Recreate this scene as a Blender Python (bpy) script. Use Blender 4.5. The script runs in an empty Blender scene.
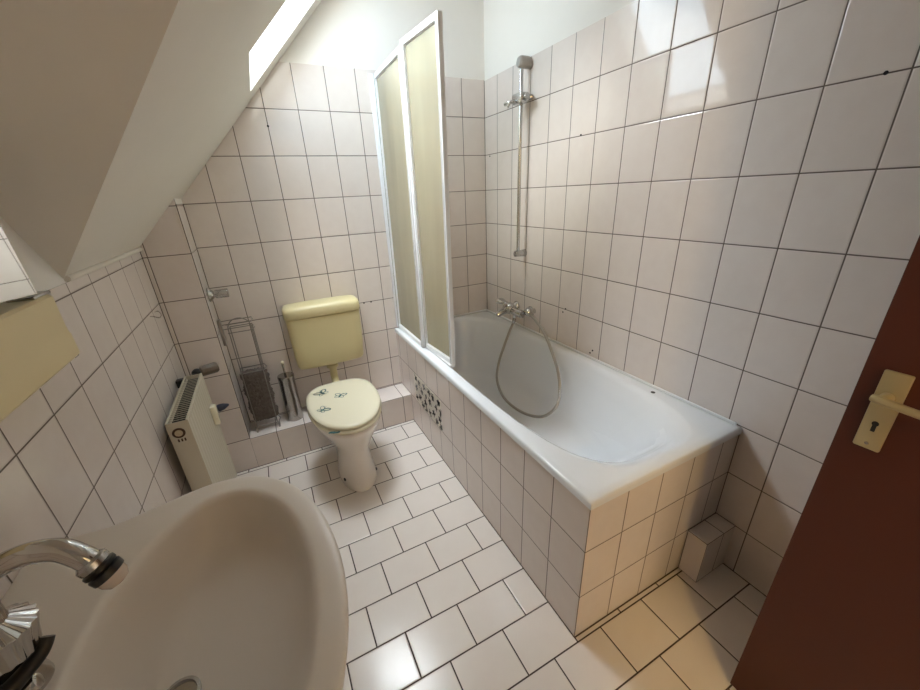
import bpy, bmesh, math, random
from mathutils import Vector, Matrix
random.seed(7)
S = bpy.context.scene
COL = S.collection
PI = math.pi

# ------------------------------------------------------------------ camera
R = [[0.8914141923, -0.4510377011, -0.0441104284],
     [-0.2135383585, -0.3321800318, -0.9187261811],
     [0.3997275412, 0.8283848252, -0.3924238451]]
cam = bpy.data.objects.new('camera', bpy.data.cameras.new('camera'))
COL.objects.link(cam)
cam.matrix_world = Matrix(((R[0][0], -R[1][0], -R[2][0], -1.34977),
                           (R[0][1], -R[1][1], -R[2][1], -2.26094),
                           (R[0][2], -R[1][2], -R[2][2], 1.39218), (0, 0, 0, 1)))
cam.data.sensor_width = 36.0
cam.data.sensor_fit = 'HORIZONTAL'
cam.data.lens = 373.45 / 920 * 36
cam.data.shift_x = (460 - 457.31) / 920
cam.data.shift_y = (352.52 - 345) / 920
cam.data.clip_start = 0.02
S.camera = cam

# ------------------------------------------------------------------ world, light, exposure
W = bpy.data.worlds.new('world'); S.world = W
W.use_nodes = True
W.node_tree.nodes['Background'].inputs[0].default_value = (0.75, 0.88, 1.0, 1)
W.node_tree.nodes['Background'].inputs[1].default_value = 0.5
S.view_settings.view_transform = 'Standard'
S.view_settings.look = 'None'
S.view_settings.gamma = 1.0
S.view_settings.use_curve_mapping = False
S.view_settings.exposure = 0.0
SKY_STRENGTH = 7.0      # the overcast sky seen through the skylight pane
SKY_COLOR = (0.57, 0.80, 1.0)

def lamp(name, loc, energy, color, size, target=None):
    d = bpy.data.lights.new(name, 'AREA' if target else 'POINT')
    d.energy = energy; d.color = color
    if target:
        d.shape = 'DISK'; d.size = size
    else:
        d.shadow_soft_size = size
    o = bpy.data.objects.new(name, d); COL.objects.link(o); o.location = loc
    if target:
        o.rotation_euler = (Vector(target) - Vector(loc)).to_track_quat('-Z', 'Y').to_euler()
    return o
# soft light of the overcast sky coming down through the skylight
sd = bpy.data.lights.new('overcast_sun', 'SUN'); sd.energy = 48.0; sd.color = (0.95, 0.99, 1.0); sd.angle = math.radians(96)
so = bpy.data.objects.new('overcast_sun', sd); COL.objects.link(so); so.location = (-1.2, 1.0, 5)
so.rotation_euler = Vector((.15, -.45, -.87)).to_track_quat('-Z', 'Y').to_euler()
# ceiling lamp of the hallway shining through the open doorway
lamp('hallway_light', (-1.33, -3.45, 1.95), 41, (1.0, 0.66, 0.23), 0.07)

# ------------------------------------------------------------------ material helpers
def srgb(r, g, b):
    f = lambda c: c / 12.92 if c <= 0.04045 else ((c + 0.055) / 1.055) ** 2.4
    return (f(r / 255), f(g / 255), f(b / 255), 1)

def new_mat(name):
    m = bpy.data.materials.new(name); m.use_nodes = True
    return m, m.node_tree, m.node_tree.nodes['Principled BSDF']

def plain(name, col, rough=0.4, metal=0.0, noise=0.0, nscale=20, bump=0.0, spec=0.5, coat=0.0):
    m, t, p = new_mat(name)
    p.inputs['Roughness'].default_value = rough
    p.inputs['Metallic'].default_value = metal
    p.inputs['Specular IOR Level'].default_value = spec
    p.inputs['Coat Weight'].default_value = coat
    p.inputs['Base Color'].default_value = col
    if noise or bump:
        tc = t.nodes.new('ShaderNodeTexCoord')
        n = t.nodes.new('ShaderNodeTexNoise'); n.inputs['Scale'].default_value = nscale
        n.inputs['Detail'].default_value = 5
        t.links.new(tc.outputs['Object'], n.inputs['Vector'])
        if noise:
            mx = t.nodes.new('ShaderNodeMix'); mx.data_type = 'RGBA'
            mx.inputs[6].default_value = tuple(c * (1 - noise) for c in col[:3]) + (1,)
            mx.inputs[7].default_value = tuple(min(1, c * (1 + noise)) for c in col[:3]) + (1,)
            t.links.new(n.outputs['Fac'], mx.inputs[0])
            t.links.new(mx.outputs[2], p.inputs['Base Color'])
        if bump:
            b = t.nodes.new('ShaderNodeBump'); b.inputs['Strength'].default_value = bump
            b.inputs['Distance'].default_value = 0.002
            t.links.new(n.outputs['Fac'], b.inputs['Height'])
            t.links.new(b.outputs['Normal'], p.inputs['Normal'])
    return m

def tile(name, ua, uo, up, va, vo, vp, col, grout=(104, 91, 83), g=0.0032, rough=0.07, brick=False, tint=0.06):
    """Glazed tiles laid on a grid in room coordinates; brick=True shifts every second course by half a tile."""
    m, t, p = new_mat(name)
    N, L = t.nodes, t.links
    geo = N.new('ShaderNodeNewGeometry')
    sep = N.new('ShaderNodeSeparateXYZ'); L.new(geo.outputs['Position'], sep.inputs[0])
    def mth(op, a, b=None, c=None):
        n = N.new('ShaderNodeMath'); n.operation = op
        for i, v in enumerate((a, b, c)):
            if v is None: continue
            if isinstance(v, (int, float)): n.inputs[i].default_value = v
            else: L.new(v, n.inputs[i])
        return n.outputs[0]
    v = mth('DIVIDE', mth('SUBTRACT', sep.outputs[va], vo), vp)
    u = mth('DIVIDE', mth('SUBTRACT', sep.outputs[ua], uo), up)
    fv = mth('FLOOR', v)
    if brick:
        u = mth('ADD', u, mth('MULTIPLY', mth('FLOORED_MODULO', fv, 2.0), 0.5))
    fu = mth('FLOOR', u)
    d = mth('MINIMUM', mth('MULTIPLY', mth('PINGPONG', u, 0.5), up), mth('MULTIPLY', mth('PINGPONG', v, 0.5), vp))
    def ramp(lo, hi):
        r = N.new('ShaderNodeMapRange'); r.interpolation_type = 'SMOOTHSTEP'
        r.inputs[1].default_value = lo; r.inputs[2].default_value = hi
        L.new(d, r.inputs[0]); return r.outputs[0]
    mask = ramp(g / 2 - 0.0003, g / 2 + 0.0006)
    height = ramp(g / 2 - 0.0004, g / 2 + 0.0035)
    cell = N.new('ShaderNodeCombineXYZ'); L.new(fu, cell.inputs[0]); L.new(fv, cell.inputs[1])
    wn = N.new('ShaderNodeTexWhiteNoise'); wn.noise_dimensions = '2D'; L.new(cell.outputs[0], wn.inputs['Vector'])
    # per-tile shift of the marbled glaze
    vadd = N.new('ShaderNodeVectorMath'); vadd.operation = 'MULTIPLY_ADD'
    L.new(cell.outputs[0], vadd.inputs[0]); vadd.inputs[1].default_value = (3.7, 5.1, 2.3); L.new(geo.outputs['Position'], vadd.inputs[2])
    nz = N.new('ShaderNodeTexNoise'); nz.inputs['Scale'].default_value = 22; nz.inputs['Detail'].default_value = 6
    L.new(vadd.outputs[0], nz.inputs['Vector'])
    c = srgb(*col)
    mx = N.new('ShaderNodeMix'); mx.data_type = 'RGBA'
    mx.inputs[6].default_value = (c[0] * (1 - tint * .8), c[1] * (1 - tint * 1.3), c[2] * (1 - tint * 1.5), 1)
    mx.inputs[7].default_value = tuple(min(.95, x * (1 + tint)) for x in c[:3]) + (1,)
    fac = mth('ADD', mth('MULTIPLY', nz.outputs['Fac'], 0.75), mth('MULTIPLY', wn.outputs['Value'], 0.25))
    L.new(fac, mx.inputs[0])
    mg = N.new('ShaderNodeMix'); mg.data_type = 'RGBA'
    mg.inputs[6].default_value = srgb(*grout)
    L.new(mx.outputs[2], mg.inputs[7]); L.new(mask, mg.inputs[0])
    L.new(mg.outputs[2], p.inputs['Base Color'])
    rr = N.new('ShaderNodeMapRange'); rr.inputs[3].default_value = 0.85; rr.inputs[4].default_value = rough
    L.new(mask, rr.inputs[0]); L.new(rr.outputs[0], p.inputs['Roughness'])
    # every tile is set with a very slight tilt of its own, and the glaze is a little wavy
    nz2 = N.new('ShaderNodeTexNoise'); nz2.inputs['Scale'].default_value = 9; nz2.inputs['Detail'].default_value = 2
    L.new(vadd.outputs[0], nz2.inputs['Vector'])
    hsum = mth('ADD', height, mth('MULTIPLY', nz2.outputs['Fac'], 0.45))
    b = N.new('ShaderNodeBump'); b.inputs['Strength'].default_value = 0.5; b.inputs['Distance'].default_value = 0.0016
    L.new(hsum, b.inputs['Height'])
    L.new(b.outputs['Normal'], p.inputs['Normal'])
    return m

WALLC = (226, 217, 211)
M = {}
M['tile_right'] = tile('tile_right_wall', 1, -0.1395, 0.1533, 2, 0.0, 0.2, WALLC)
M['tile_back'] = tile('tile_back_wall', 0, 0.0, 0.15137, 2, 0.0, 0.2, WALLC)
M['tile_left'] = tile('tile_left_wall', 1, -0.944, 0.1545, 2, -0.006, 0.2, WALLC)
M['tile_chase_front'] = tile('tile_chase_front', 0, -1.8095, 0.1621, 2, -0.005, 0.2, WALLC)
M['tile_ledge_front'] = tile('tile_ledge_front', 0, 0.0, 0.15137, 2, -0.008, 0.2, WALLC)
M['tile_chase_side'] = tile('tile_chase_side', 1, 0.0, 0.1885, 2, -0.005, 0.2, (228, 221, 214))
M['tile_ledge_top'] = tile('tile_ledge_top', 0, 0.0, 0.15137, 1, 0.0, 0.1885, (236, 228, 223))
M['tile_panel'] = tile('tile_bath_front', 1, -1.7145, 0.1517, 2, 0.0, 0.2, (222, 211, 203))
M['tile_end'] = tile('tile_bath_end', 0, -0.7005, 0.1525, 2, 0.0, 0.2, WALLC)
M['floor'] = tile('tile_floor', 0, 0.0, 0.2, 1, -0.2145 - 21 * 0.15175, 0.15175, (236, 228, 221), g=0.0042, rough=0.2, brick=True, grout=(70, 57, 51), tint=0.03)
M['plaster'] = plain('white_plaster', srgb(238, 234, 228), 0.9, noise=0.02, nscale=8, bump=0.25, spec=0.2)
M['dimplaster'] = plain('dimmed_plaster', srgb(224, 217, 206), 0.92, noise=0.02, nscale=8, bump=0.25, spec=0.2)  # plaster darkened so the shade on slope and cheek sits in its colour
M['enamel'] = plain('white_enamel', srgb(236, 238, 241), 0.09, coat=0.3)
M['ceramic'] = plain('white_ceramic', srgb(232, 224, 214), 0.12, coat=0.3)
M['sink'] = plain('sink_ceramic', srgb(230, 220, 209), 0.28)
M['beige'] = plain('beige_plastic', srgb(215, 203, 158), 0.28, noise=0.02)
M['shelfp'] = plain('aged_beige_plastic', srgb(230, 212, 168), 0.38, noise=0.03, nscale=6)
M['cream'] = plain('cream_plastic', srgb(232, 225, 200), 0.22)
M['chrome'] = plain('chrome', (0.60, 0.59, 0.58, 1), 0.09, 1.0)
M['dchrome'] = plain('dull_chrome', (0.5, 0.49, 0.48, 1), 0.25, 1.0)
M['rail'] = plain('grey_chrome', (0.55, 0.54, 0.54, 1), 0.22, 1.0)
M['greyp'] = plain('grey_plastic', srgb(168, 162, 156), 0.35)
M['black'] = plain('black_plastic', srgb(26, 24, 24), 0.3)
M['blue'] = plain('dark_blue_plastic', srgb(40, 44, 62), 0.35)
M['white_alu'] = plain('white_lacquered_aluminium', srgb(238, 238, 238), 0.3)
M['door'] = plain('red_brown_door', srgb(68, 23, 4), 0.55, noise=0.12, nscale=3, bump=0.05)
M['brass'] = plain('matt_gold_aluminium', srgb(190, 176, 138), 0.34, 0.7)
M['radiator'] = plain('radiator_lacquer', srgb(203, 195, 176), 0.35)
M['radiator_dark'] = plain('radiator_inside', srgb(34, 30, 26), 0.8)
M['emblem'] = plain('emblem_brown', srgb(74, 52, 34), 0.4)
M['gold'] = plain('emblem_cream', srgb(196, 178, 148), 0.4)
M['fleece'] = plain('dark_grey_fleece', srgb(112, 104, 99), 1.0, noise=0.45, nscale=70, bump=1.0, spec=0.1)
M['teal'] = plain('teal_print', srgb(28, 88, 92), 0.3)
M['plum'] = plain('plum_print', srgb(48, 38, 44), 0.2)
M['steel'] = plain('brushed_steel', (0.42, 0.40, 0.38, 1), 0.16, 1.0)
M['wire'] = plain('dark_chrome_wire', (0.30, 0.28, 0.26, 1), 0.3, 1.0)
M['seal'] = plain('silicone', srgb(214, 206, 192), 0.5)
M['clear'] = plain('milky_nozzle', srgb(206, 190, 176), 0.25)
M['hole'] = plain('dark_hole', srgb(18, 14, 12), 0.8)

# tinted plastic glazing of the bath screen
m, t, p = new_mat('tinted_plastic_pane'); t.nodes.remove(p)
out = t.nodes['Material Output']
tr = t.nodes.new('ShaderNodeBsdfTransparent'); tr.inputs[0].default_value = (0.97, 0.955, 0.85, 1)
tl = t.nodes.new('ShaderNodeBsdfTranslucent'); tl.inputs[0].default_value = srgb(240, 233, 196)
df = t.nodes.new('ShaderNodeBsdfDiffuse'); df.inputs[0].default_value = srgb(222, 215, 180)
gl = t.nodes.new('ShaderNodeBsdfGlossy'); gl.inputs['Roughness'].default_value = 0.12
fr = t.nodes.new('ShaderNodeFresnel'); fr.inputs[0].default_value = 1.35
a1 = t.nodes.new('ShaderNodeMixShader'); a1.inputs[0].default_value = 0.45
t.links.new(tl.outputs[0], a1.inputs[1]); t.links.new(df.outputs[0], a1.inputs[2])
a2 = t.nodes.new('ShaderNodeMixShader')
tc = t.nodes.new('ShaderNodeTexCoord'); nz = t.nodes.new('ShaderNodeTexNoise'); nz.inputs['Scale'].default_value = 5
mp = t.nodes.new('ShaderNodeMapping'); mp.inputs['Scale'].default_value = (1, 2.0, 0.35)
t.links.new(tc.outputs['Object'], mp.inputs[0]); t.links.new(mp.outputs[0], nz.inputs['Vector'])
mr = t.nodes.new('ShaderNodeMapRange'); mr.inputs[3].default_value = 0.34; mr.inputs[4].default_value = 0.50
t.links.new(nz.outputs['Fac'], mr.inputs[0]); t.links.new(mr.outputs[0], a2.inputs[0])
t.links.new(tr.outputs[0], a2.inputs[1]); t.links.new(a1.outputs[0], a2.inputs[2])
a3 = t.nodes.new('ShaderNodeMixShader')
t.links.new(fr.outputs[0], a3.inputs[0]); t.links.new(a2.outputs[0], a3.inputs[1]); t.links.new(gl.outputs[0], a3.inputs[2])
t.links.new(a3.outputs[0], out.inputs[0])
M['pane'] = m

# skylight pane: overcast sky behind wet glass
m, t, p = new_mat('bright_sky_pane'); t.nodes.remove(p)
em = t.nodes.new('ShaderNodeEmission'); em.inputs[0].default_value = SKY_COLOR + (1,)
em.inputs[1].default_value = SKY_STRENGTH
tp = t.nodes.new('ShaderNodeBsdfTransparent'); ad = t.nodes.new('ShaderNodeAddShader')
t.links.new(em.outputs[0], ad.inputs[0]); t.links.new(tp.outputs[0], ad.inputs[1])
t.links.new(ad.outputs[0], t.nodes['Material Output'].inputs[0])
M['sky'] = m

m, t, p = new_mat('mirror_silver')
p.inputs['Metallic'].default_value = 1; p.inputs['Roughness'].default_value = 0.02
p.inputs['Base Color'].default_value = (0.92, 0.94, 0.95, 1)
M['mirror'] = m

# corrugated metal shower hose
m, t, p = new_mat('hose_metal')
p.inputs['Metallic'].default_value = 0.9; p.inputs['Roughness'].default_value = 0.35
p.inputs['Base Color'].default_value = (0.46, 0.43, 0.39, 1)
M['hose'] = m

# ------------------------------------------------------------------ mesh helpers
class MB:
    def __init__(s): s.bm = bmesh.new(); s.mi = 0
    def _merge(s, b):
        for f in b.faces: f.material_index = s.mi
        me = bpy.data.meshes.new('tmp'); b.to_mesh(me); b.free()
        s.bm.from_mesh(me); bpy.data.meshes.remove(me); return s
    def box(s, x0, x1, y0, y1, z0, z1, bev=0.0, seg=2, mat=None):
        b = bmesh.new(); bmesh.ops.create_cube(b, size=1)
        for v in b.verts:
            v.co = Vector((x0 + (v.co.x + .5) * (x1 - x0), y0 + (v.co.y + .5) * (y1 - y0), z0 + (v.co.z + .5) * (z1 - z0)))
        if bev: bmesh.ops.bevel(b, geom=b.edges[:], offset=bev, segments=seg, affect='EDGES', profile=0.5)
        if mat is not None: b.transform(mat)
        return s._merge(b)
    def poly(s, pts):
        b = bmesh.new(); b.faces.new([b.verts.new(p) for p in pts]); return s._merge(b)
    def loft(s, rings, cap0=True, cap1=True):
        b = bmesh.new(); n = len(rings[0])
        R_ = [[b.verts.new(p) for p in r] for r in rings]
        for i in range(len(R_) - 1):
            for j in range(n):
                k = (j + 1) % n
                b.faces.new((R_[i][j], R_[i][k], R_[i + 1][k], R_[i + 1][j]))
        if cap0: b.faces.new(list(reversed(R_[0])))
        if cap1: b.faces.new(R_[-1])
        bmesh.ops.recalc_face_normals(b, faces=b.faces[:])
        return s._merge(b)
    def lathe(s, prof, origin, axis=(0, 0, 1), seg=32, flute=None):
        q = Vector(axis).normalized().to_track_quat('Z', 'Y'); o = Vector(origin); rings = []
        for r, h in prof:
            ring = []
            for j in range(seg):
                a = 2 * PI * j / seg
                rr = r * (1 + flute[0] * math.cos(flute[1] * a)) if flute else r
                ring.append(o + q @ Vector((rr * math.cos(a), rr * math.sin(a), h)))
            rings.append(ring)
        return s.loft(rings)
    def cyl(s, p0, p1, r0, r1=None, seg=24, bev=0.0):
        p0, p1 = Vector(p0), Vector(p1); d = (p1 - p0); h = d.length; r1 = r0 if r1 is None else r1
        prof = [(r0, 0), (r1, h)] if not bev else [(r0 - bev, 0), (r0 - .3 * bev, .3 * bev), (r0, bev), (r1, h - bev), (r1 - .3 * bev, h - .3 * bev), (r1 - bev, h)]
        return s.lathe(prof, p0, d, seg)
    def tube(s, pts, r, seg=12, cap=True, ridged=None):
        pts = [Vector(p) for p in pts]; rings = []; up = None
        rf = r if callable(r) else (lambda i: r)
        for i, p in enumerate(pts):
            a = pts[max(i - 1, 0)]; c = pts[min(i + 1, len(pts) - 1)]
            tn = (c - a).normalized()
            if up is None:
                up = tn.orthogonal().normalized()
            up = (up - tn * up.dot(tn)).normalized(); w = tn.cross(up)
            rr = rf(i)
            rings.append([p + (up * math.cos(2 * PI * j / seg) + w * math.sin(2 * PI * j / seg)) * rr for j in range(seg)])
        return s.loft(rings, cap, cap)
    def ring(s, c, rx, ry, r, seg=40, tilt=None):
        pts = []
        for j in range(seg):
            a = 2 * PI * j / seg; v = Vector((rx * math.cos(a), ry * math.sin(a), 0))
            if tilt: v = tilt @ v
            pts.append(Vector(c) + v)
        rings = []
        for i, p in enumerate(pts):
            tn = (pts[(i + 1) % seg] - pts[i - 1]).normalized()
            out_ = (p - Vector(c)).normalized(); w = tn.cross(out_)
            rings.append([p + (out_ * math.cos(2 * PI * j / 8) + w * math.sin(2 * PI * j / 8)) * r for j in range(8)])
        rings.append(rings[0])
        b = bmesh.new(); R_ = [[b.verts.new(q) for q in rg] for rg in rings[:-1]]
        for i in range(seg):
            for j in range(8):
                k = (j + 1) % 8; i2 = (i + 1) % seg
                b.faces.new((R_[i][j], R_[i][k], R_[i2][k], R_[i2][j]))
        bmesh.ops.recalc_face_normals(b, faces=b.faces[:])
        return s._merge(b)
    def sphere(s, c, r, sc=(1, 1, 1), u=24, v=14):
        b = bmesh.new(); bmesh.ops.create_uvsphere(b, u_segments=u, v_segments=v, radius=r)
        for w in b.verts: w.co = Vector((w.co.x * sc[0], w.co.y * sc[1], w.co.z * sc[2])) + Vector(c)
        return s._merge(b)
    def build(s, name, mats, parent=None, ang=38, flat=False, origin=None):
        mats = mats if isinstance(mats, (list, tuple)) else [mats]
        for e in s.bm.edges:
            e.smooth = not (len(e.link_faces) != 2 or e.calc_face_angle(0) > math.radians(ang))
        for f in s.bm.faces: f.smooth = not flat
        me = bpy.data.meshes.new(name); s.bm.to_mesh(me); s.bm.free()
        for x in mats: me.materials.append(x)
        o = bpy.data.objects.new(name, me); COL.objects.link(o)
        if parent:
            o.parent = parent
            o.matrix_parent_inverse = Matrix.Translation(-Vector(parent.location))
        return o

def thing(name, label, cat, loc, group=None):
    o = bpy.data.objects.new(name, None); COL.objects.link(o); o.location = loc
    o.empty_display_size = 0.05
    return tag(o, label, cat, group)
def tag(o, label, cat, group=None):
    o['label'] = label; o['category'] = cat
    if group: o['group'] = group
    return o
def struct(o): o['kind'] = 'structure'; return o
def lab(o, s): o['label'] = s; return o

def superell(cx, cy, a, b, n, z, N=96, angs=None):
    out_ = []
    for a_ in (angs or [2 * PI * j / N for j in range(N)]):
        c, s_ = math.cos(a_), math.sin(a_)
        r = 1.0 / ((abs(c) / a) ** n + (abs(s_) / b) ** n) ** (1 / n)
        out_.append(Vector((cx + r * c, cy + r * s_, z)))
    return out_
def catmull(P, sub=8, closed=False):
    P = [Vector(p) for p in P]; n = len(P); out_ = []
    rng = range(n) if closed else range(n - 1)
    for i in rng:
        if closed: a, b, c, d = P[i - 1], P[i], P[(i + 1) % n], P[(i + 2) % n]
        else: a, b, c, d = P[max(i - 1, 0)], P[i], P[i + 1], P[min(i + 2, n - 1)]
        for k in range(sub):
            t_ = k / sub
            out_.append(0.5 * ((2 * b) + (c - a) * t_ + (2 * a - 5 * b + 4 * c - d) * t_ ** 2 + (3 * b - a - 3 * c + d) * t_ ** 3))
    if not closed: out_.append(P[-1])
    return out_

# ------------------------------------------------------------------ room shell
LX, FY, CZ = -1.828, -2.85, 2.5
HY = -4.6
struct(MB().box(LX - .1, 0.1, HY, 0.1, -0.1, 0.0).build('floor', M['floor'], flat=True))
b = MB().box(0, 0.1, FY, 0.1, 0, 1.985); b.mi = 1; b.box(0.004, 0.1, FY, 0.1, 1.985, CZ)
wr = struct(b.build('wall_right', [M['tile_right'], M['plaster']], flat=True))
b = MB().box(LX - .1, 0, 0, 0.1, 0, 1.99); b.mi = 1; b.box(LX - .1, 0.004, 0.003, 0.1, 1.99, CZ)
wb = struct(b.build('wall_back', [M['tile_back'], M['plaster']], flat=True))
b = MB().box(LX - .1, LX, FY, 0, 0, 1.223); b.mi = 1; b.box(LX - .1, LX - .002, FY, 0, 1.223, CZ)
wl = struct(b.build('wall_left', [M['tile_left'], M['plaster']], flat=True))
# wall with the doorway behind the camera
DX0, DX1 = -1.13, -0.35
b = MB().box(LX, DX0, FY - .1, FY, 0, CZ).box(DX1, 0, FY - .1, FY, 0, CZ).box(DX0, DX1, FY - .1, FY, 2.02, CZ)
struct(b.build('wall_front', M['plaster'], flat=True))
b = MB().box(LX - .6, LX - .5, HY, FY - .1, 0, CZ).box(0.5, 0.6, HY, FY - .1, 0, CZ).box(LX - .6, 0.6, HY - .1, HY, 0, CZ)
struct(b.build('wall_hallway', M['plaster'], flat=True))
# sloped ceiling under the roof, with the skylight opening, and the splayed cheek of the dormer
SL = 1.05
zs = lambda x: 1.235 + SL * (x - LX)
xt = LX + (CZ - 1.235) / SL
yh = -0.943 - (xt - LX) * 0.975
struct(MB().box(LX - .6, 0.6, HY - .1, yh + .002, CZ, CZ + .08).box(xt - .002, 0.1, yh + .002, 0.1, CZ, CZ + .08).build('ceiling', M['plaster'], flat=True))
A = lambda x, y: Vector((x, y, zs(x)))
nrm = Vector((-SL, 0, 1)).normalized()
HX0, HX1, HY0, HY1 = -1.262, -0.74, -0.668, -0.172
b = MB()
LE = LX - .05
b.poly([A(LE, 0.05), A(xt, 0.05), A(xt, HY1), A(LE, HY1)])
b.poly([A(LE, HY1), A(HX0, HY1), A(HX0, HY0), A(LE, HY0)])
b.poly([A(HX1, HY1), A(xt, HY1), A(xt, HY0), A(HX1, HY0)])
b.poly([A(LE, HY0), A(xt, HY0), A(xt, yh), A(LX, -0.943), A(LE, -0.943)])
D = nrm * 0.13
cs = [A(HX0, HY0), A(HX1, HY0), A(HX1, HY1), A(HX0, HY1)]
for i in range(4):
    p0, p1 = cs[i], cs[(i + 1) % 4]
    b.poly([p0, p1, p1 + D, p0 + D])
# rounded plaster bead where the slope meets the low wall and the back wall
b.tube([(LX + .004, -0.0, 1.232), (LX + .004, -0.94, 1.232)], 0.008, 10)
struct(b.build('ceiling_slope', M['dimplaster'], flat=False, ang=20))
struct(MB().poly([A(LX, -0.943), A(xt, yh), Vector((LE, yh, CZ)), Vector((LE, -0.943, 1.235))]).build('ceiling_dormer_cheek', M['dimplaster'], flat=True))
# skylight
b = MB()
for i in range(4):
    p0, p1 = cs[i] + D, cs[(i + 1) % 4] + D
    c_ = sum(cs, Vector()) / 4 + D
    q0, q1 = p0 + (c_ - p0) * 0.05, p1 + (c_ - p1) * 0.05
    b.poly([p0, p1, q1, q0])
win = struct(b.build('window_1', M['white_alu'], flat=True))
pane = MB().poly([c + D * 1.05 for c in cs]).build('pane', M['sky'], win, flat=True)

# boxed-in pipe chase and the low ledge along the back wall
CY, CX = -0.1885, -1.648
LZ = 0.192
b = MB()
b.mi = 0; b.poly([(LX, CY, 0), (CX, CY, 0), (CX, CY, zs(CX)), (LX, CY, zs(LX))])
b.mi = 1; b.poly([(CX, CY, LZ), (CX, 0, LZ), (CX, 0, 1.402), (CX, CY, 1.402)])
b.mi = 4; b.poly([(CX, CY, 1.402), (CX, 0, 1.402), (CX, 0, 1.424), (CX, CY, 1.424)])
b.mi = 2; b.poly([(CX, CY, 0), (-0.70, CY, 0), (-0.70, CY, LZ), (CX, CY, LZ)])
b.mi = 3; b.poly([(CX, CY, LZ), (-0.70, CY, LZ), (-0.70, 0, LZ), (CX, 0, LZ)])
struct(b.build('trim_1', [M['tile_chase_front'], M['tile_chase_side'], M['tile_ledge_front'], M['tile_ledge_top'], M['plaster']], flat=True))

# dark joints in the inner and outer tile corners
j = 0.0022
b = MB()
b.box(LX - .001, LX + j, CY - j, CY + .001, 0, 1.225).box(CX - j, CX + .0008, CY - .0008, CY + j, LZ, 1.402).box(CX - .001, CX + j, -j, .001, LZ, 1.402)
b.box(-j, .001, -j, .001, .60, 1.985).box(CX, -.70, -j, .001, LZ - .001, LZ + j).box(LX, -.70, CY - j, CY + .001, -.001, j)
b.box(-j, .001, FY, -1.72, -.001, j).box(-j, .001, -1.7165, -1.7125, 0, .57).box(-.70, -.17, -1.7185, -1.714, -.001, j)
b.box(-.7005 - j, -.699, -1.715, CY, -.001, j).box(LX - .001, LX + j, FY, CY, -.001, j)
M['joint'] = plain('dark_joint', srgb(84, 70, 62), 0.85)
struct(b.build('trim_2', M['joint'], flat=True))

# small drilled holes and marks left in the tiles
for (y, z) in ((-0.788, 0.782), (-0.806, 0.804), (-1.018, 0.640), (-1.003, 0.622), (-1.784, 1.601), (-.824, 1.603), (-0.056, 1.590)):
    MB().cyl((0.001, y, z), (-0.0015, y, z), 0.0045, seg=10).build('drill_hole', M['hole'], wr)
for (x, z) in ((-1.211, 1.728), (-0.879, 0.797), (-0.835, 0.797)):
    MB().cyl((x, 0.001, z), (x, -0.0015, z), 0.005, seg=10).build('drill_hole', M['hole'], wb)

# ------------------------------------------------------------------ bath
BX, BY = -0.70, -1.715
sur = thing('bath_surround', 'beige tiled surround boxing in the white bathtub, with a floral motif on its long side', 'bath surround', (BX, BY, 0))
b = MB()
b.mi = 0; b.box(BX, BX + .03, BY + .002, CY, 0, 0.570)
b.box(BX, BX + .03, CY, -0.001, LZ, 0.570)
lpn = b.build('side_panel', M['tile_panel'], sur, flat=True)
MB().box(BX + .001, -0.001, BY, BY + .002, 0, 0.570).build('end_panel', M['tile_end'], sur, flat=True)
# joint strip of tile cut along the foot of the end panel
# two decorated tiles with a dark floral print
random.seed(11)
for k in range(2):
    y0 = -0.690 + k * 0.2050
    dt = lab(MB().box(BX - .0006, BX + .004, y0 + .0018, y0 + .2032, .2018, .3982).build('decor_tile', M['seal'], sur, flat=True), 'pale tile with dark floral print')
    b = MB()
    def petal(cy, cz, a, l, w):
        pts = []
        for j in range(10):
            q = 2 * PI * j / 10
            u, v = l * .5 * (1 + math.cos(q)), w * math.sin(q) * (0.6 + .4 * math.sin(q * .5))
            yy = min(max(cy + u * math.cos(a) - v * math.sin(a), y0 + .004), y0 + .201)
            zz = min(max(cz + u * math.sin(a) + v * math.cos(a), .206), .394)
            pts.append(Vector((BX - .0011, yy, zz)))
        b.poly(list(reversed(pts)))
    for (fy, fz) in ((.035, .168), (.115, .16), (.075, .115), (.03, .065), (.115, .06), (.075, .025), (.165, .11), (.165, .17), (.17, .035), (.012, .115), (.02, .02)):
        n = random.choice((4, 5, 5)); a0 = random.random() * 6
        for i in range(n): petal(y0 + fy, .2 + fz, a0 + 2 * PI * i / n, random.uniform(.020, .031), random.uniform(.006, .010))
        for i in range(3): petal(y0 + fy + random.uniform(-.03, .03), .2 + fz + random.uniform(-.025, .025), random.random() * 6, .014, .003)
    b.build('floral_print', M['plum'], dt, flat=True)

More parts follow.
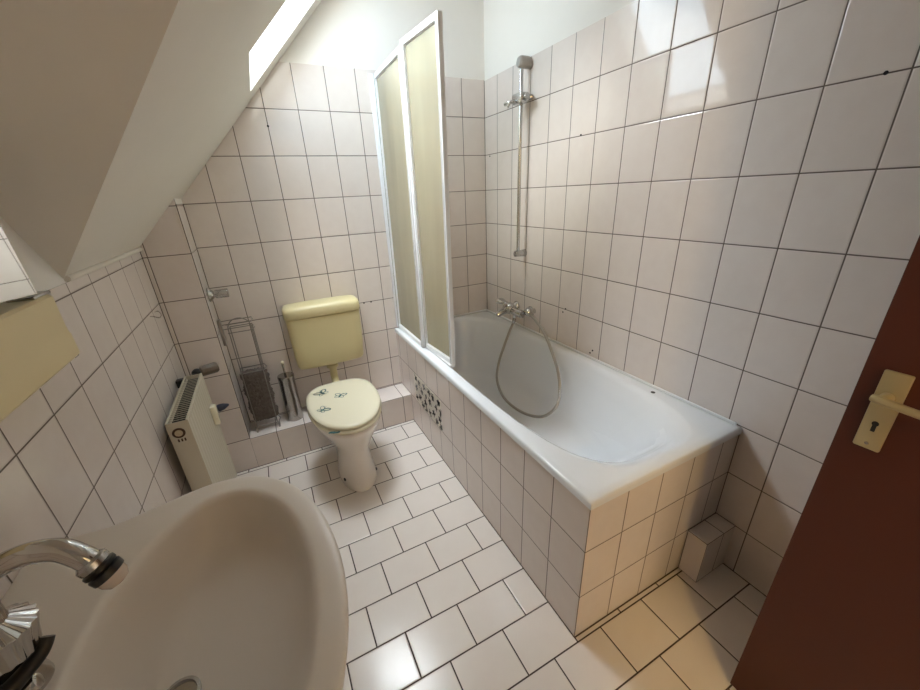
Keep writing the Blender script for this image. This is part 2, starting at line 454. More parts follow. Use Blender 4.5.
tub = thing('bathtub', 'white enamel bathtub with rounded basin, built in along the right wall', 'bathtub', (-.35, -.86, 0))
cx, cy = -0.355, -0.845
angs = sorted([2 * PI * j / 144 for j in range(144)] + [math.atan2(sy - cy, sx - cx) % (2 * PI) for sx in (BX - .006, -.002) for sy in (BY - .006, -.002)])
def rect(ins, z):
    x0, x1, y0, y1 = BX - .006 + ins, -.002 - ins, BY - .006 + ins, -.002 - ins
    o = []
    for a in angs:
        c, s_ = math.cos(a), math.sin(a); t_ = 9
        if c > 1e-9: t_ = min(t_, (x1 - cx) / c)
        if c < -1e-9: t_ = min(t_, (x0 - cx) / c)
        if s_ > 1e-9: t_ = min(t_, (y1 - cy) / s_)
        if s_ < -1e-9: t_ = min(t_, (y0 - cy) / s_)
        o.append(Vector((cx + c * t_, cy + s_ * t_, z)))
    return o
def bowl(f, z, x_in, y_near, y_far, n):
    """inner ring: half width x_in, ends y_near / y_far"""
    c2 = (y_near + y_far) / 2; bb = (y_far - y_near) / 2
    base = superell(0, 0, x_in, bb, n, z, angs=angs)
    return [Vector((cx + .012 * (1 - f) + p.x, c2 + p.y, z)) for p in base]
def under(x_in, y_near, y_far, n, z): return bowl(.5, z, x_in, y_near, y_far, n)
rings = [under(.03, -.85, -.65, 2, .186), under(.16, -1.22, -.25, 2.6, .190), under(.21, -1.32, -.17, 2.7, .205), under(.25, -1.39, -.12, 2.8, .26), under(.272, -1.50, -.085, 3, .40), under(.288, -1.61, -.070, 3.2, .55), rect(.05, .590), rect(.008, .588),
         rect(.003, .574), rect(0, .575), rect(0, .592), rect(.002, .598), rect(.006, .601), rect(.03, .602),
         bowl(1, .602, .307, -1.684, -.046, 3.9), bowl(1, .6005, .302, -1.678, -.051, 3.8), bowl(1, .594, .295, -1.664, -.058, 3.6), bowl(1, .578, .287, -1.638, -.066, 3.4),
         bowl(.8, .50, .277, -1.575, -.078, 3.2), bowl(.6, .40, .266, -1.50, -.092, 3.1), bowl(.4, .30, .252, -1.42, -.108, 3.0), bowl(.2, .245, .232, -1.36, -.135, 2.9),
         bowl(.1, .215, .200, -1.30, -.18, 2.7), bowl(0, .202, .15, -1.20, -.26, 2.6), bowl(0, .198, .08, -1.0, -.45, 2.4), bowl(0, .197, .02, -.8, -.7, 2)]
MB().loft(rings).build('tub_shell', M['enamel'], tub, ang=60)
lab(MB().lathe([(.026, 0), (.026, .006), (.02, .012), (.008, .014)], (-.345, -.082, .535), (0, -1, .03), 28).build('overflow_cap', M['dchrome'], tub), 'dull chrome round overflow cap')
MB().lathe([(.030, 0), (.030, .003), (.022, .004)], (-.345, -.62, .1975), (0, 0, 1), 28).build('drain', M['chrome'], tub)
lab(MB().lathe([(.0085, 0), (.0085, .002), (.004, .0025)], (-.052, -1.405, .6015), (0, 0, 1), 14).build('rim_plug', M['black'], tub), 'small dark plug on the rim')

b = MB().tube([(-.0062, -1.70, .6035), (-.0062, -.012, .6035)], .0055, 10)
lab(b.build('silicone_bead', M['white_alu'], tub), 'white silicone seam along the wall')
MB().tube([(-.650, -.0062, .6035), (-.008, -.0062, .6035)], .0055, 10).build('silicone_bead', M['white_alu'], tub)

# tiled box in the corner at the foot of the bath
b = MB()
b.mi = 0; b.poly([(-.168, -1.788, 0), (-.001, -1.788, 0), (-.001, -1.788, .2), (-.168, -1.788, .2)])
b.mi = 1; b.poly([(-.168, BY - .001, 0), (-.168, -1.788, 0), (-.168, -1.788, .2), (-.168, BY - .001, .2)])
b.mi = 2; b.poly([(-.168, -1.788, .2), (-.001, -1.788, .2), (-.001, BY - .001, .2), (-.168, BY - .001, .2)])
b.mi = 3; b.poly([(-.168, BY - .001, 0), (-.001, BY - .001, 0), (-.001, -1.788, 0), (-.168, -1.788, 0)])
M['tile_box_front'] = tile('tile_box_front', 0, -.0705, .0985, 2, 0.0, .1995, WALLC)
M['tile_box_side'] = tile('tile_box_side', 1, -1.7885, .0725, 2, 0.0, .1995, WALLC)
M['tile_box_top'] = tile('tile_box_top', 0, -.0705, .0985, 1, -1.7885, .0725, WALLC)
tag(b.build('tiled_box', [M['tile_box_front'], M['tile_box_side'], M['tile_box_top'], M['plaster']], flat=True),
    'small tiled box standing on the floor in the corner between bath end and right wall', 'pipe box')

# bath screen: two hinged leaves standing on the rim
scr = thing('bath_screen', 'folding bath screen with two yellowish plastic panes in white frames on the bathtub rim', 'bath screen', (-.67, -.01, .603))
def leaf(p0, p1, zb, zt, dx0=0.0, dx1=0.0):
    """frame rectangle from p0 to p1 (plan points); tops may lean by dx"""
    P = [Vector((p0[0], p0[1], zb)), Vector((p1[0], p1[1], zb)), Vector((p1[0] + dx1, p1[1], zt)), Vector((p0[0] + dx0, p0[1], zt))]
    d = (P[1] - P[0]).normalized(); n = Vector((d.y, -d.x, 0))
    fr_ = MB(); w, th = .021, .010
    def bar(a, c, inward):
        o = inward.normalized() * w
        for_ = [a, c, c + o, a + o]
        fr_.loft([[v - n * th for v in for_], [v + n * th for v in for_]])
        # two fine grooves along the extrusion
    bar(P[0], P[3], P[1] - P[0]); bar(P[1], P[2], P[0] - P[1]); bar(P[0], P[1], P[3] - P[0]); bar(P[3], P[2], P[0] - P[3])
    f = fr_.build('leaf_frame', M['white_alu'], scr)
    s_ = MB(); c_ = sum(P, Vector()) / 4
    Q = [v + (c_ - v).normalized() * .026 for v in P]
    s_.poly(Q).build('leaf_pane', M['pane'], f, flat=True)
    g = MB()
    for k, q in ((0, 3), (1, 2)):
        sgn = (P[1 - k] - P[k]).normalized()
        for off in (.008, .016):
            a, c = P[k] + sgn * off, P[q] + sgn * off
            for sd in (-1, 1):
                g.tube([a + n * th * sd, c + n * th * sd], .0016, 6)
    g.build('leaf_groove', M['greyp'], f)
leaf((-.672, -.012), (-.674, -.437), .607, 1.968, .016, .012)
leaf((-.660, -.440), (-.640, -.743), .614, 1.986, .004, .018)
MB().tube([(-.666, -.4385, .612), (-.658, -.4385, 1.985)], .009, 12).build('hinge_post', M['white_alu'], scr)
MB().box(-.690, -.660, -.012, -.0005, .607, 1.972, .002).build('wall_profile', M['white_alu'], scr)
MB().box(-.662, -.632, -.742, -.435, .6025, .613, .002).build('sealing_strip', M['white_alu'], scr)

# shower rail on the right wall
rl = thing('shower_rail', 'chrome shower riser rail with sliding holder fixed upright on the right wall', 'shower rail', (-.001, -.44, 1.06))
MB().cyl((-.052, -.44, 1.05), (-.052, -.44, 1.965), .0095, bev=.001).build('bar', M['rail'], rl)
for nm, z, lb in (('lower_bracket', 1.055, 0), ('upper_bracket', 1.955, 1)):
    b = MB(); b.cyl((-.001, -.44, z), (-.028, -.44, z), .021, .019, bev=.003)
    b.cyl((-.020, -.44, z), (-.074, -.44, z), .0185, .017, bev=.004)
    if lb: b.box(-.074, -.001, -.463, -.417, z - .020, z + .030, .018, 4)
    b.build(nm, M['greyp'] if lb else M['rail'], rl)
sl = MB().box(-.082, -.030, -.480, -.400, 1.787, 1.833, .007, 2).build('slider', M['dchrome'], rl)
MB().cyl((-.055, -.475, 1.81), (-.055, -.50, 1.81), .016, bev=.003).cyl((-.055, -.44, 1.81), (-.004, -.47, 1.815), .012).build('clamp_knob', M['dchrome'], sl)
b = MB().tube([(-.078, -.43, 1.80), (-.10, -.40, 1.80), (-.105, -.375, 1.795)], .008, 10).tube([(-.078, -.43, 1.80), (-.105, -.425, 1.80), (-.112, -.41, 1.775)], .007, 10)
b.build('hook_fork', M['dchrome'], sl)

# bath mixer
mx_ = thing('bath_mixer', 'chrome bath mixer tap with lever on the right wall above the bathtub', 'mixer tap', (-.001, -.435, .715))
b = MB().cyl((-.075, -.345, .715), (-.075, -.530, .714), .024, .024, bev=.005)
b.sphere((-.078, -.400, .722), .037, (1, 1.1, 1))
b.cyl((-.078, -.455, .714), (-.078, -.455, .676), .013, .011, bev=.002)
b.cyl((-.060, -.455, .735), (-.060, -.455, .762), .014, .010, bev=.003)
b.build('body', M['chrome'], mx_)
for y in (-.365, -.510):
    MB().lathe([(.033, 0), (.032, .006), (.022, .016), (.016, .03), (.015, .06)], (-.001, y, .715), (-1, 0, 0), 28).build('wall_union', M['chrome'], mx_)
spt = MB().tube(catmull([(-.085, -.398, .712), (-.115, -.392, .706), (-.142, -.386, .697), (-.158, -.382, .688)], 5), lambda i: .0205 - .0001 * i, 16).build('spout', M['chrome'], mx_)
MB().lathe([(.0125, 0), (.0125, .0012)], (-.1585, -.3818, .6875), (-.8, .2, -.5), 18).build('outlet', M['black'], spt)
MB().tube(catmull([(-.082, -.402, .745), (-.105, -.396, .764), (-.135, -.388, .774)], 5), .0095, 12).sphere((-.138, -.387, .775), .028, (1.15, 1.0, .62)).build('lever', M['chrome'], mx_)
MB().sphere((-.040, -.545, .728), .027, (1, 1, 1)).cyl((-.001, -.545, .728), (-.035, -.545, .728), .016).build('hose_holder', M['chrome'], mx_)

hp = [(-.078, -.455, .674), (-.082, -.455, .655), (-.105, -.448, .60), (-.145, -.442, .50), (-.18, -.438, .396), (-.21, -.461, .290), (-.235, -.577, .224), (-.24, -.754, .222),
      (-.22, -.907, .262), (-.195, -.985, .343), (-.17, -.990, .424), (-.14, -.935, .522), (-.11, -.835, .61), (-.08, -.730, .672), (-.056, -.61, .712), (-.050, -.572, .722)]
pts = catmull(hp, 26)
sh = MB().tube(pts, lambda i: .0086 if i % 2 else .0070, 12).build('shower_hose', [M['hose']])
tag(sh, 'grey corrugated metal shower hose looping from the mixer down into the bathtub', 'shower hose')
MB().cyl(hp[0], (-.086, -.454, .640), .0115, .0095, bev=.002).build('end_nut', M['dchrome'], sh)

# ------------------------------------------------------------------ toilet
TX = -1.153
wc = thing('toilet', 'cream floor-standing toilet with closed lid printed with teal butterflies', 'toilet', (TX, -.5, 0))
def egg(ax, yb, yf, n, z, N=72):
    """toilet ring: half width ax, flat back yb, round front yf"""
    c2 = yb + (yf - yb) * .42; o = []
    for j in range(N):
        a = 2 * PI * j / N; c, s_ = math.cos(a), math.sin(a)
        bb = (yb - c2) if s_ > 0 else (c2 - yf); nn = n if s_ > 0 else 2.05
        r = 1 / ((abs(c) / ax) ** nn + (abs(s_) / bb) ** nn) ** (1 / nn)
        o.append(Vector((TX + r * c, c2 + r * s_, z)))
    return o
rg = [egg(.098, -.36, -.688, 2.4, 0), egg(.099, -.36, -.69, 2.4, .006), egg(.094, -.35, -.682, 2.4, .03), egg(.086, -.34, -.668, 2.3, .09), egg(.083, -.33, -.662, 2.3, .15),
      egg(.089, -.32, -.668, 2.3, .20), egg(.108, -.30, -.686, 2.3, .25), egg(.136, -.275, -.712, 2.4, .30), egg(.158, -.26, -.736, 2.5, .345), egg(.172, -.250, -.750, 2.6, .372),
      egg(.175, -.248, -.754, 2.6, .390), egg(.171, -.25, -.750, 2.6, .398), egg(.14, -.28, -.72, 2.5, .399)]
MB().loft(rg).build('bowl', M['ceramic'], wc, ang=60)
MB().cyl((TX, -.34, .10), (TX, CY - .001, .10), .055, .062).build('outlet', M['ceramic'], wc)
MB().box(TX - .075, TX + .075, -.285, -.215, .345, .398, .018, 3).build('inlet_block', M['ceramic'], wc)
st = [egg(.176, -.258, -.758, 3.0, .4005), egg(.181, -.252, -.763, 3.0, .406), egg(.181, -.252, -.763, 3.0, .414), egg(.176, -.258, -.758, 3.0, .420), egg(.12, -.3, -.70, 2.6, .4205)]
seat = MB().loft(st).build('seat', M['cream'], wc, ang=60)
ld = [egg(.172, -.258, -.750, 3.0, .4225), egg(.179, -.250, -.757, 3.0, .427), egg(.179, -.250, -.757, 3.0, .434), egg(.175, -.254, -.752, 3.0, .441), egg(.16, -.27, -.738, 3.0, .4445), egg(.10, -.32, -.66, 2.6, .4465), egg(.03, -.45, -.53, 2.2, .447)]
lid = MB().loft(ld).build('lid', M['cream'], wc, ang=60)
for s_ in (-1, 1):
    MB().cyl((TX + s_ * .075 - .02, -.245, .418), (TX + s_ * .075 + .02, -.245, .418), .012, bev=.003).build('hinge', M['cream'], wc)
    lab(MB().lathe([(.009, 0), (.009, .003), (.004, .006)], (TX + s_ * .082, -.615, .055), (s_, -.45, .12), 16).build('screw_cap', M['black'], wc), 'dark screw cap on the foot')
def butterfly(px, py, rot, sc, z=.4475):
    b = MB(); rm = Matrix.Rotation(rot, 3, 'Z')
    def loop(cx_, cy_, a, b_, ang, wd):
        pts = []
        for j in range(15):
            q = 2 * PI * j / 14
            v = Matrix.Rotation(ang, 3, 'Z') @ Vector((a * math.cos(q), b_ * math.sin(q), 0)) + Vector((cx_, cy_, 0))
            pts.append(Vector((px, py, z)) + rm @ (v * sc))
        b.tube(pts, wd * sc, 6)
    for s_ in (-1, 1):
        loop(s_ * .016, .012, .017, .010, s_ * .7, .0028 if s_ > 0 else .0016)
        loop(s_ * .013, -.010, .011, .008, -s_ * .6, .0014)
        b.tube([Vector((px, py, z)) + rm @ (Vector((x, y, 0)) * sc) for x, y in ((0, .012), (s_ * .006, .024), (s_ * .012, .030))], .0009 * sc, 5)
    b.tube([Vector((px, py, z)) + rm @ (Vector((0, y, 0)) * sc) for y in (-.018, 0, .016)], .003 * sc, 6)
    # flatten onto the lid like a print
    for v in b.bm.verts: v.co.z = z + (v.co.z - z) * .15
    return lab(b.build('butterfly_print', M['teal'], lid), 'teal butterfly print on the lid')
butterfly(-1.243, -.365, .5, 1.15); butterfly(-1.165, -.445, -.5, 1.0); butterfly(-1.266, -.545, -1.0, 1.0)
b = MB()
for k in range(4):
    yy, xx = [(-.742, -1.262), (-.752, -1.245), (-.756, -1.232), (-.747, -1.252)][k]
    b.sphere((xx, yy + .022, .4195), .009, (1.2, .6, .35), 10, 6)
lab(b.build('butterfly_print', M['teal'], seat), 'teal print at the front of the seat')

# cistern with flush pipe
ci = thing('cistern', 'beige yellow plastic cistern hung on the back wall above the toilet', 'cistern', (-1.14, -.001, .53))
CXc = -1.136
def rr(a, y0, y1, n, z): return superell(CXc, (y0 + y1) / 2, a, (y1 - y0) / 2, n, z, 96)
rg = [rr(.168, -.115, -.010, 4, .492), rr(.184, -.128, -.004, 5, .499), rr(.190, -.134, -.002, 6, .515), rr(.195, -.140, -.001, 7, .60), rr(.198, -.143, -.001, 7, .70), rr(.200, -.146, -.001, 7, .798), rr(.19, -.14, -.004, 7, .800)]
MB().loft(rg).build('tank', M['beige'], ci, ang=60)
rg = [rr(.190, -.14, -.004, 7, .8015), rr(.203, -.150, -.001, 7, .803), rr(.206, -.153, -.001, 7, .815), rr(.206, -.153, -.001, 7, .842), rr(.202, -.148, -.003, 6, .856), rr(.193, -.138, -.008, 5, .864), rr(.17, -.118, -.02, 4, .868), rr(.10, -.09, -.05, 3, .870)]
MB().loft(rg).build('cistern_lid', M['beige'], ci, ang=60)
b = MB().lathe([(.034, 0), (.034, .014), (.027, .02), (.027, .036)], (CXc, -.065, .458), (0, 0, 1), 24)
fp = catmull([(CXc, -.065, .47), (CXc, -.065, .43), (CXc, -.068, .405), (CXc - .002, -.10, .375), (CXc - .005, -.16, .37), (TX, -.2135, .37)], 8)
b.tube(fp, .022, 18).build('flush_pipe', M['beige'], ci)

# toilet brush set
br = thing('toilet_brush', 'shiny steel toilet brush holder with white-tipped handle on the ledge beside the cistern', 'toilet brush', (-1.400, -.092, LZ))
MB().lathe([(.040, .001), (.043, .004), (.043, .268), (.0445, .270), (.0445, .285), (.042, .288), (.012, .290)], (-1.400, -.092, LZ), (0, 0, 1), 40).build('holder', M['steel'], br)
b = MB().cyl((-1.400, -.092, LZ + .285), (-1.400, -.092, LZ + .36), .006)
hd = b.build('handle', M['steel'], br)
lab(MB().sphere((-1.400, -.092, LZ + .366), .010, (1, 1, .9)).build('handle_tip', M['cream'], hd), 'white tip of the handle')

# wire holder for spare rolls with a dark fleece bundle
wx, wy = -1.550, -.098
wh = thing('wire_holder', 'tall chrome wire spare-roll holder fixed to the side of the pipe chase', 'wire holder', (CX, wy, .5))
def wire(pts, r=.0026): return MB().tube(pts, r, 8)
plate = MB().box(CX + .0005, CX + .014, -.100, -.050, .715, .85, .004).build('wall_plate', M['wire'], wh)
for yy in (-.055, -.142):
    arch = [(wx - .052, yy, .225), (wx - .052, yy, .80)] + [(wx - .052 * math.cos(PI * k / 12), yy, .81 + .052 * math.sin(PI * k / 12)) for k in range(13)] + [(wx + .052, yy, .80), (wx + .052, yy, .225)]
    if yy == -.055: arch = [(x, y, min(z, .80)) for x, y, z in arch]
    wire(arch).build('arch_wire', M['wire'], wh)
for z in (.79, .835):
    b = wire([(CX + .008, -.06, z), (wx - .058, -.055, z), (wx + .058, -.055, z), (wx + .062, -.098, z), (wx + .058, -.142, z), (wx - .058, -.142, z)], .0024)
    b.build('cross_wire', M['wire'], wh)
for z in (.56, .225):
    b = wire([(wx - .058, -.055, z), (wx + .058, -.055, z), (wx + .07, -.098, z), (wx + .058, -.142, z), (wx - .058, -.142, z), (wx - .058, -.055, z)], .003)
    b.build('basket_ring', M['wire'], wh)
for x in (-.058, .058):
    MB().cyl((wx + x, -.142, LZ + .001), (wx + x, -.142, .226), .005).build('foot', M['wire'], wh)
b = MB()
rings = []
random.seed(5)
for k in range(56):
    z = .255 + (.548 - .255) * k / 55
    e = .90 if k in (0, 55) else .97 if k in (1, 54) else 1.0
    ring = superell(wx, -.098, .064 * e, .036 * e, 4.0, z, 84)
    wob = .004 * math.sin(k * .31) + .002 * math.sin(k * 1.1)
    rings.append([p + Vector((wob + random.uniform(-1, 1) * .0042, random.uniform(-1, 1) * .0042, random.uniform(-1, 1) * .003)) for p in ring])
tag(b.loft(rings).build('fleece_bundle', M['fleece'], ang=80), 'dark grey fuzzy bundle standing inside the wire holder', 'cloth bundle')

# round wall fitting on the chase
wf = thing('wall_fitting', 'small chrome wall fitting with round base and stub above the wire holder', 'wall fitting', (CX, -.095, .985))
MB().lathe([(.034, .001), (.034, .006), (.026, .016), (.015, .026), (.013, .045)], (CX, -.095, .985), (1, 0, 0), 28).build('rosette', M['dchrome'], wf)
MB().cyl((CX + .030, -.095, .985), (CX + .088, -.097, .985), .020, .022, bev=.003).build('stub', M['dchrome'], wf)

# ------------------------------------------------------------------ radiator
RX0, RX1, RY0, RY1, RZ0, RZ1 = -1.797, -1.728, -.795, -.352, .10, .688
ra = thing('radiator', 'cream panel radiator with ribbed front below the sloping roof on the left wall', 'radiator', (LX, -.57, .1))
MB().box(RX0, RX1, RY0, RY0 + .004, RZ0 + .01, RZ1, .0015).build('side_cover', M['radiator'], ra)
MB().box(RX0, RX1, RY1 - .004, RY1, RZ0 + .01, RZ1, .0015).build('side_cover', M['radiator'], ra)
prof = []
ny = 72
for i in range(ny + 1):
    y = RY0 + .006 + (RY1 - RY0 - .012) * i / ny
    prof.append((y, RX1 - .004 + .0035 * (0.5 + .5 * math.cos(2 * PI * i / 6)) ** 1.5))
b = MB()
ring0 = [Vector((x, y, RZ0)) for y, x in prof] + [Vector((RX1 - .014, y, RZ0)) for y, x in reversed(prof)]
ring1 = [Vector((v.x, v.y, RZ1 - .012)) for v in ring0]
b.loft([ring0, ring1]).build('front_panel', M['radiator'], ra, ang=50)
MB().box(RX0, RX0 + .012, RY0 + .006, RY1 - .006, RZ0, RZ1 - .012, .002).build('rear_panel', M['radiator'], ra)
MB().box(RX0 + .013, RX1 - .016, RY0 + .006, RY1 - .006, RZ0 + .01, RZ1 - .014).build('convector_fins', M['radiator_dark'], ra)
b = MB()
b.box(RX0, RX0 + .005, RY0, RY1, RZ1 - .008, RZ1 + .001, .001).box(RX1 - .008, RX1, RY0, RY1, RZ1 - .008, RZ1 + .001, .001)
n = 26
for i in range(n):
    y = RY0 + .006 + (RY1 - RY0 - .012) * i / (n - 1)
    b.box(RX0 + .005, RX1 - .005, y - .0009, y + .0009, RZ1 - .004, RZ1 - .002)
b.build('top_grille', M['radiator'], ra, flat=True)
em_ = lab(MB().lathe([(.020, 0), (.020, .002), (.016, .0025)], ((RX0 + RX1) / 2 - .004, RY0 - .0005, .645), (0, -1, 0), 30).build('emblem', M['emblem'], ra), 'round brown emblem on the end cover')
MB().lathe([(.0125, .002), (.0125, .0034), (.0108, .0034), (.0108, .0026)], ((RX0 + RX1) / 2 - .004, RY0 - .0005, .645), (0, -1, 0), 26).lathe([(.0045, .0025), (.004, .0042)], ((RX0 + RX1) / 2 - .004, RY0 - .0005, .645), (0, -1, 0), 20).build('emblem_ring', M['gold'], em_)
b = MB()
for dx in (-.012, -.002, .008): b.box((RX0 + RX1) / 2 + dx - .003, (RX0 + RX1) / 2 + dx + .002, RY0 - .001, RY0, .608, .620)
b.build('embossed_mark', M['emblem'], ra, flat=True)
hc = MB().box(RX1 - .001, RX1 + .022, -.440, -.405, .455, .548, .004).build('heat_meter', M['cream'], ra)
# thermostat valve and return valve on the far end
b = MB().cyl((RX1 - .03, RY1 - .002, .672), (RX1 - .03, RY1 + .030, .677), .015, bev=.002).sphere((RX1 - .024, RY1 + .032, .680), .022)
vb = b.build('valve_body', M['black'], ra)
lab(MB().lathe([(.016, 0), (.0225, .006), (.0245, .066), (.020, .074), (.010, .075)], (RX1 - .012, RY1 + .034, .682), (.93, .36, .0), 24, flute=(.05, 10)).build('thermostat_head', plain('brown_grey_plastic', srgb(98, 84, 70), .4), vb), 'brown-grey thermostat head')
lab(MB().lathe([(.016, 0), (.019, .008), (.016, .028), (.006, .05), (.002, .053)], (RX1 + .002, -.300, .470), (.9, .35, .0), 20).build('return_valve_cap', M['blue'], ra), 'dark blue pointed valve cap')
MB().cyl((RX1 - .02, RY1 - .002, .470), (RX1 + .004, -.300, .470), .010).build('valve_body', M['black'], ra)
MB().box(LX + .001, RX0 + .006, -.385, -.350, .650, .684, .003).build('wall_bracket', M['black'], ra)
MB().tube(catmull([(RX1 - .03, RY1 + .03, .668), (RX1 - .03, RY1 + .06, .65), (RX1 - .035, CY - .001, .62)], 6), .008, 12).build('feed_pipe', M['radiator'], ra)

# little wire hook on the left wall
hk = MB().tube(catmull([(LX + .001, -.385, .985), (LX + .012, -.383, .982), (LX + .028, -.375, .972), (LX + .036, -.372, .985), (LX + .030, -.376, 1.0), (LX + .020, -.380, .998)], 6), .0018, 8)
tag(hk.build('wall_hook', M['rail']), 'tiny curled wire hook on the tiled left wall above the radiator', 'hook')

# ------------------------------------------------------------------ washbasin
SY, SZ = -1.762, .835
sk = thing('washbasin', 'large off-white washbasin with oval bowl on the left wall in the foreground', 'washbasin', (LX, SY, .7))
half_o = [(.000, .262), (.08, .276), (.18, .300), (.27, .318), (.348, .300), (.418, .232), (.462, .125), (.477, 0)]
outer = [Vector((.0, 0, 0))] and ([Vector((x, y, 0)) for x, y in half_o] + [Vector((x, -y, 0)) for x, y in reversed(half_o[:-1])])
outer = catmull(outer, 10)           # open at the wall side, closed by the straight back edge
half_i = [(.122, 0), (.128, .07), (.145, .13), (.19, .205), (.258, .268), (.330, .262), (.386, .208), (.424, .120), (.438, 0)]
inner = [Vector((x, y, 0)) for x, y in half_i] + [Vector((x, -y, 0)) for x, y in reversed(half_i[1:-1])]
inner = catmull(inner, 10, closed=True)
def cast(poly, c, a, closed=True):
    d = Vector((math.cos(a), math.sin(a))); best = None
    n = len(poly)
    for i in range(n):
        p, q = poly[i], poly[(i + 1) % n]
        ex, ey = q.x - p.x, q.y - p.y; den = d.x * ey - d.y * ex
        if abs(den) < 1e-12: continue
        t_ = ((p.x - c[0]) * ey - (p.y - c[1]) * ex) / den
        u = ((p.x - c[0]) * d.y - (p.y - c[1]) * d.x) / den
        if t_ > 0 and -1e-6 <= u <= 1 + 1e-6 and (best is None or t_ > best): best = t_
    return best
c0 = (.27, 0)
NA = 120
AN = sorted([2 * PI * j / NA for j in range(NA)] + [math.atan2(s_ * .262, -.27) % (2 * PI) for s_ in (1, -1)])
ro = [cast(outer, c0, a) for a in AN]; ri = [cast(inner, c0, a) for a in AN]
def sring(rf, z, sx=0.0, back=None):
    o = []
    for i, a in enumerate(AN):
        r = rf(i); x = max(c0[0] + sx + r * math.cos(a), .001)
        zz = z(i, x) if callable(z) else z
        o.append(Vector((LX + x, SY + r * math.sin(a), zz)))
    return o
lift = lambda base: (lambda i, x: base + .012 * max(0, min(1, (.10 - x) / .05)))
rg = [sring(lambda i: ro[i] * .45, SZ - .20, -.05), sring(lambda i: ro[i] * .62, SZ - .165, -.03), sring(lambda i: ro[i] * .86, SZ - .09), sring(lambda i: ro[i] * .965, SZ - .045),
      sring(lambda i: ro[i] + .002, SZ - .022), sring(lambda i: ro[i] + .005, SZ - .010), sring(lambda i: ro[i] + .0045, lift(SZ - .004)), sring(lambda i: ro[i] + .002, lift(SZ - .001)), sring(lambda i: ro[i] - .001, lift(SZ)), sring(lambda i: ro[i] - .006, lift(SZ + .0004)), sring(lambda i: ro[i] - .011, lift(SZ + .0005)),
      sring(lambda i: ri[i] + (ro[i] - ri[i]) * .45, lift(SZ + .0005)), sring(lambda i: ri[i] + .009, SZ + .0003), sring(lambda i: ri[i] + .004, SZ), sring(lambda i: ri[i] - .001, SZ - .0025), sring(lambda i: ri[i] - .008, SZ - .011),
      sring(lambda i: ri[i] * .93 - .003, SZ - .035, -.004), sring(lambda i: ri[i] * .85, SZ - .068, -.010), sring(lambda i: ri[i] * .72, SZ - .102, -.02), sring(lambda i: ri[i] * .54, SZ - .128, -.035),
      sring(lambda i: ri[i] * .34, SZ - .142, -.05), sring(lambda i: .04 + ri[i] * .04, SZ - .148, -.06), sring(lambda i: .03, SZ - .150, -.06)]
MB().loft(rg).build('basin', M['sink'], sk, ang=60)
lab(MB().lathe([(.029, 0), (.029, .003), (.024, .004), (.022, -.002), (.012, -.004)], (LX + .21, SY, SZ - .149), (0, 0, 1), 30).build('drain', M['dchrome'], sk), 'dark metal drain in the bowl')
MB().lathe([(.07, 0), (.085, .3), (.10, .5), (.13, .66)], (LX + .2, SY, .005), (0, 0, 1), 36).build('pedestal', M['sink'], sk)

FX, FYY = -1.738, -1.768
fa = thing('basin_faucet', 'chrome basin tap with curved spout and black tip at the back of the washbasin', 'tap', (FX, FYY, SZ + .012))
MB().lathe([(.030, .001), (.029, .008), (.024, .02), (.022, .05), (.026, .066), (.027, .070)], (FX, FYY, SZ + .012), (0, 0, 1), 32).build('base', M['chrome'], fa)
MB().lathe([(.022, .058), (.031, .060), (.033, .078), (.037, .098), (.033, .101), (.017, .112), (.0145, .135)], (FX, FYY, SZ + .012), (.08, .05, 1), 96, flute=(.035, 18)).build('ribbed_collar', M['chrome'], fa)
sp = catmull([(FX, FYY, .975), (-1.735, -1.765, .990), (-1.722, -1.760, 1.010), (-1.700, -1.760, 1.026), (-1.668, -1.764, 1.036), (-1.640, -1.768, 1.032), (-1.622, -1.776, 1.020), (-1.614, -1.780, 1.010)], 8)
spo = MB().tube(sp, .0128, 18).build('spout', M['chrome'], fa)
ax = (Vector((.014, -.006, -.026))).normalized()
e0 = Vector((-1.615, -1.7795, 1.012))
MB().lathe([(.0138, 0), (.0165, .003), (.0165, .009), (.0145, .012)], e0, ax, 26).build('aerator_collar', M['dchrome'], spo)
lab(MB().lathe([(.0145, .011), (.0175, .013), (.0175, .017), (.0155, .019), (.0178, .021), (.0172, .029), (.013, .031)], e0, ax, 26).build('aerator_rubber', M['black'], spo), 'black rubber ring at the spout tip')
lab(MB().lathe([(.0155, .029), (.015, .036), (.011, .043), (.005, .045)], e0, ax, 26).build('nozzle', M['clear'], spo), 'pale milky nozzle')
lab(MB().tube(catmull([(FX, FYY - .024, .880), (-1.728, -1.796, .882), (-1.716, -1.784, .886), (-1.704, -1.768, .892), (-1.698, -1.757, .902)], 5), lambda i: .0115 - .0002 * i, 10).build('lever', M['black'], fa), 'black angled lever')
MB().cyl((FX + .01, FYY - .02, .862), (-1.708, -1.784, .868), .010, bev=.004).build('lever_nub', M['chrome'], fa)

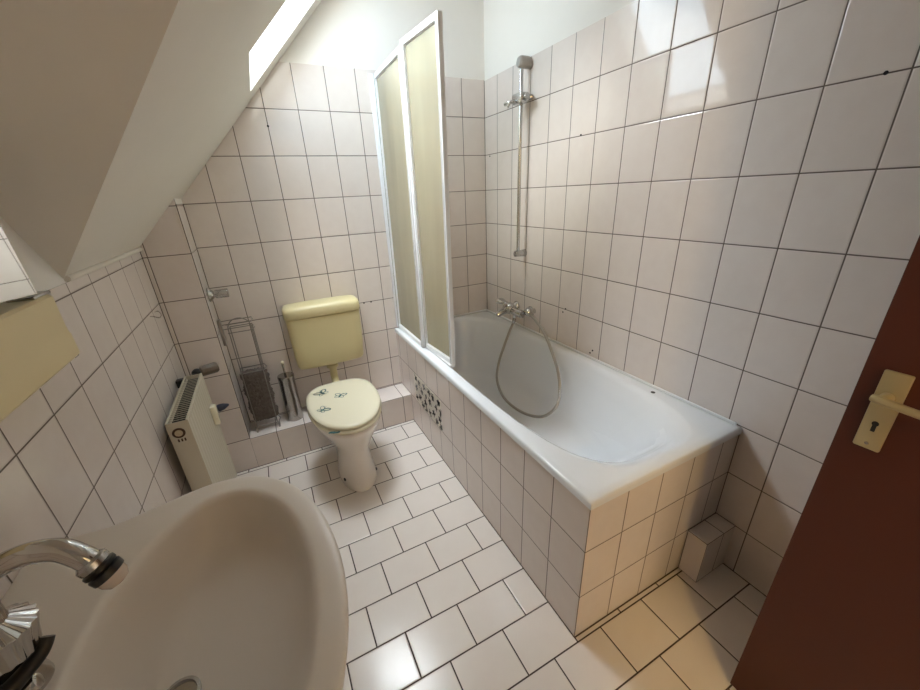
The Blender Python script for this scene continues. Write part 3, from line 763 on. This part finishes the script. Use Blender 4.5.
# mirror and plastic shelf unit above the basin
mir = thing('wall_mirror', 'mirror full of bright tile reflection at the left, above the beige plastic unit', 'mirror', (LX, -1.52, 1.25))
tl_ = Matrix.Translation((-1.752, -1.278, 1.252)) @ Matrix.Rotation(math.radians(-23), 4, 'Z') @ Matrix.Rotation(math.radians(-2.5), 4, 'Y')
MB().box(-.005, .0, -.195, 0, 0, .42, .001, mat=tl_).build('glass', M['mirror'], mir, flat=True)
MB().box(-.009, -.005, -.193, .0015, .0, .419, mat=tl_).build('backing', M['hole'], mir, flat=True)
MB().cyl((LX + .007, -1.470, 1.245), (LX + .007, -1.470, 1.68), .006).build('hinge', M['dchrome'], mir)
un = thing('plastic_wall_unit', 'long flat beige plastic unit on the left wall just under the mirror', 'wall unit', (LX, -1.5, 1.1))
UX = -1.762
pr_ = [(LX + .001, 1.100), (UX - .006, 1.100), (UX, 1.106), (UX, 1.148), (UX - .0018, 1.156), (UX - .0025, 1.170), (UX - .001, 1.233), (UX - .006, 1.238), (LX + .001, 1.238)]
rings = []
for y, ins in ((-1.196, .006), (-1.199, .0015), (-1.204, 0), (-1.76, 0), (-1.765, .003)):
    rings.append([Vector((x - (ins if x > LX + .01 else 0), y, z + (ins if z < 1.15 else -ins))) for x, z in pr_])
MB().loft(rings).build('casing', M['shelfp'], un, ang=30)
lab(MB().box(UX - .035, UX - .006, -1.215, -1.1945, 1.098, 1.112, .002).build('end_slot', M['hole'], un), 'dark slot at the underside end')  # dark block standing for the slot at the underside end
lab(MB().box(LX + .02, UX - .004, -1.262, -1.192, 1.2385, 1.2445, .0025).build('top_end_shade', M['dchrome'], un), 'dull strip for the shaded end of the top')  # dull strip stands in for shade on the end of the top face

# ------------------------------------------------------------------ door
dr = struct(thing('door_1', 'open reddish brown door', 'door', (-.387, -2.03, 0)))
for k in ('label', 'category'): del dr[k]
ex, ey = -.387, -2.031
MB().box(ex, ex + .040, ey - .76, ey, .008, 1.985, .0015).build('door_leaf', M['door'], dr, flat=True)
hpz = 1.0
pl = lab(MB().box(ex - .008, ex, ey - .0665, ey - .0285, .902, 1.064, .003).build('handle_plate', M['brass'], dr), 'matt gold handle plate')
b = MB().cyl((ex - .008, ey - .047, 1.015), (ex - .045, ey - .047, 1.015), .0095, bev=.001)
b.tube(catmull([(ex - .042, ey - .036, 1.020), (ex - .046, ey - .055, 1.020), (ex - .046, ey - .09, 1.017), (ex - .044, ey - .15, 1.013)], 6), .0072, 12)
lab(b.build('lever', M['brass'], pl), 'matt gold lever')
MB().lathe([(.005, 0), (.005, .0006)], (ex - .008, ey - .047, .958), (-1, 0, 0), 14).box(ex - .0087, ex - .008, ey - .050, ey - .044, .941, .957).build('keyhole', M['hole'], pl, flat=True)
MB().lathe([(.0035, 0), (.003, .001)], (ex - .008, ey - .047, .914), (-1, 0, 0), 12).build('screw', M['dchrome'], pl)
MB().box(ex + .012, ex + .030, ey - .001, ey + .0015, .90, 1.14, .0005).build('lock_strike', M['dchrome'], dr)
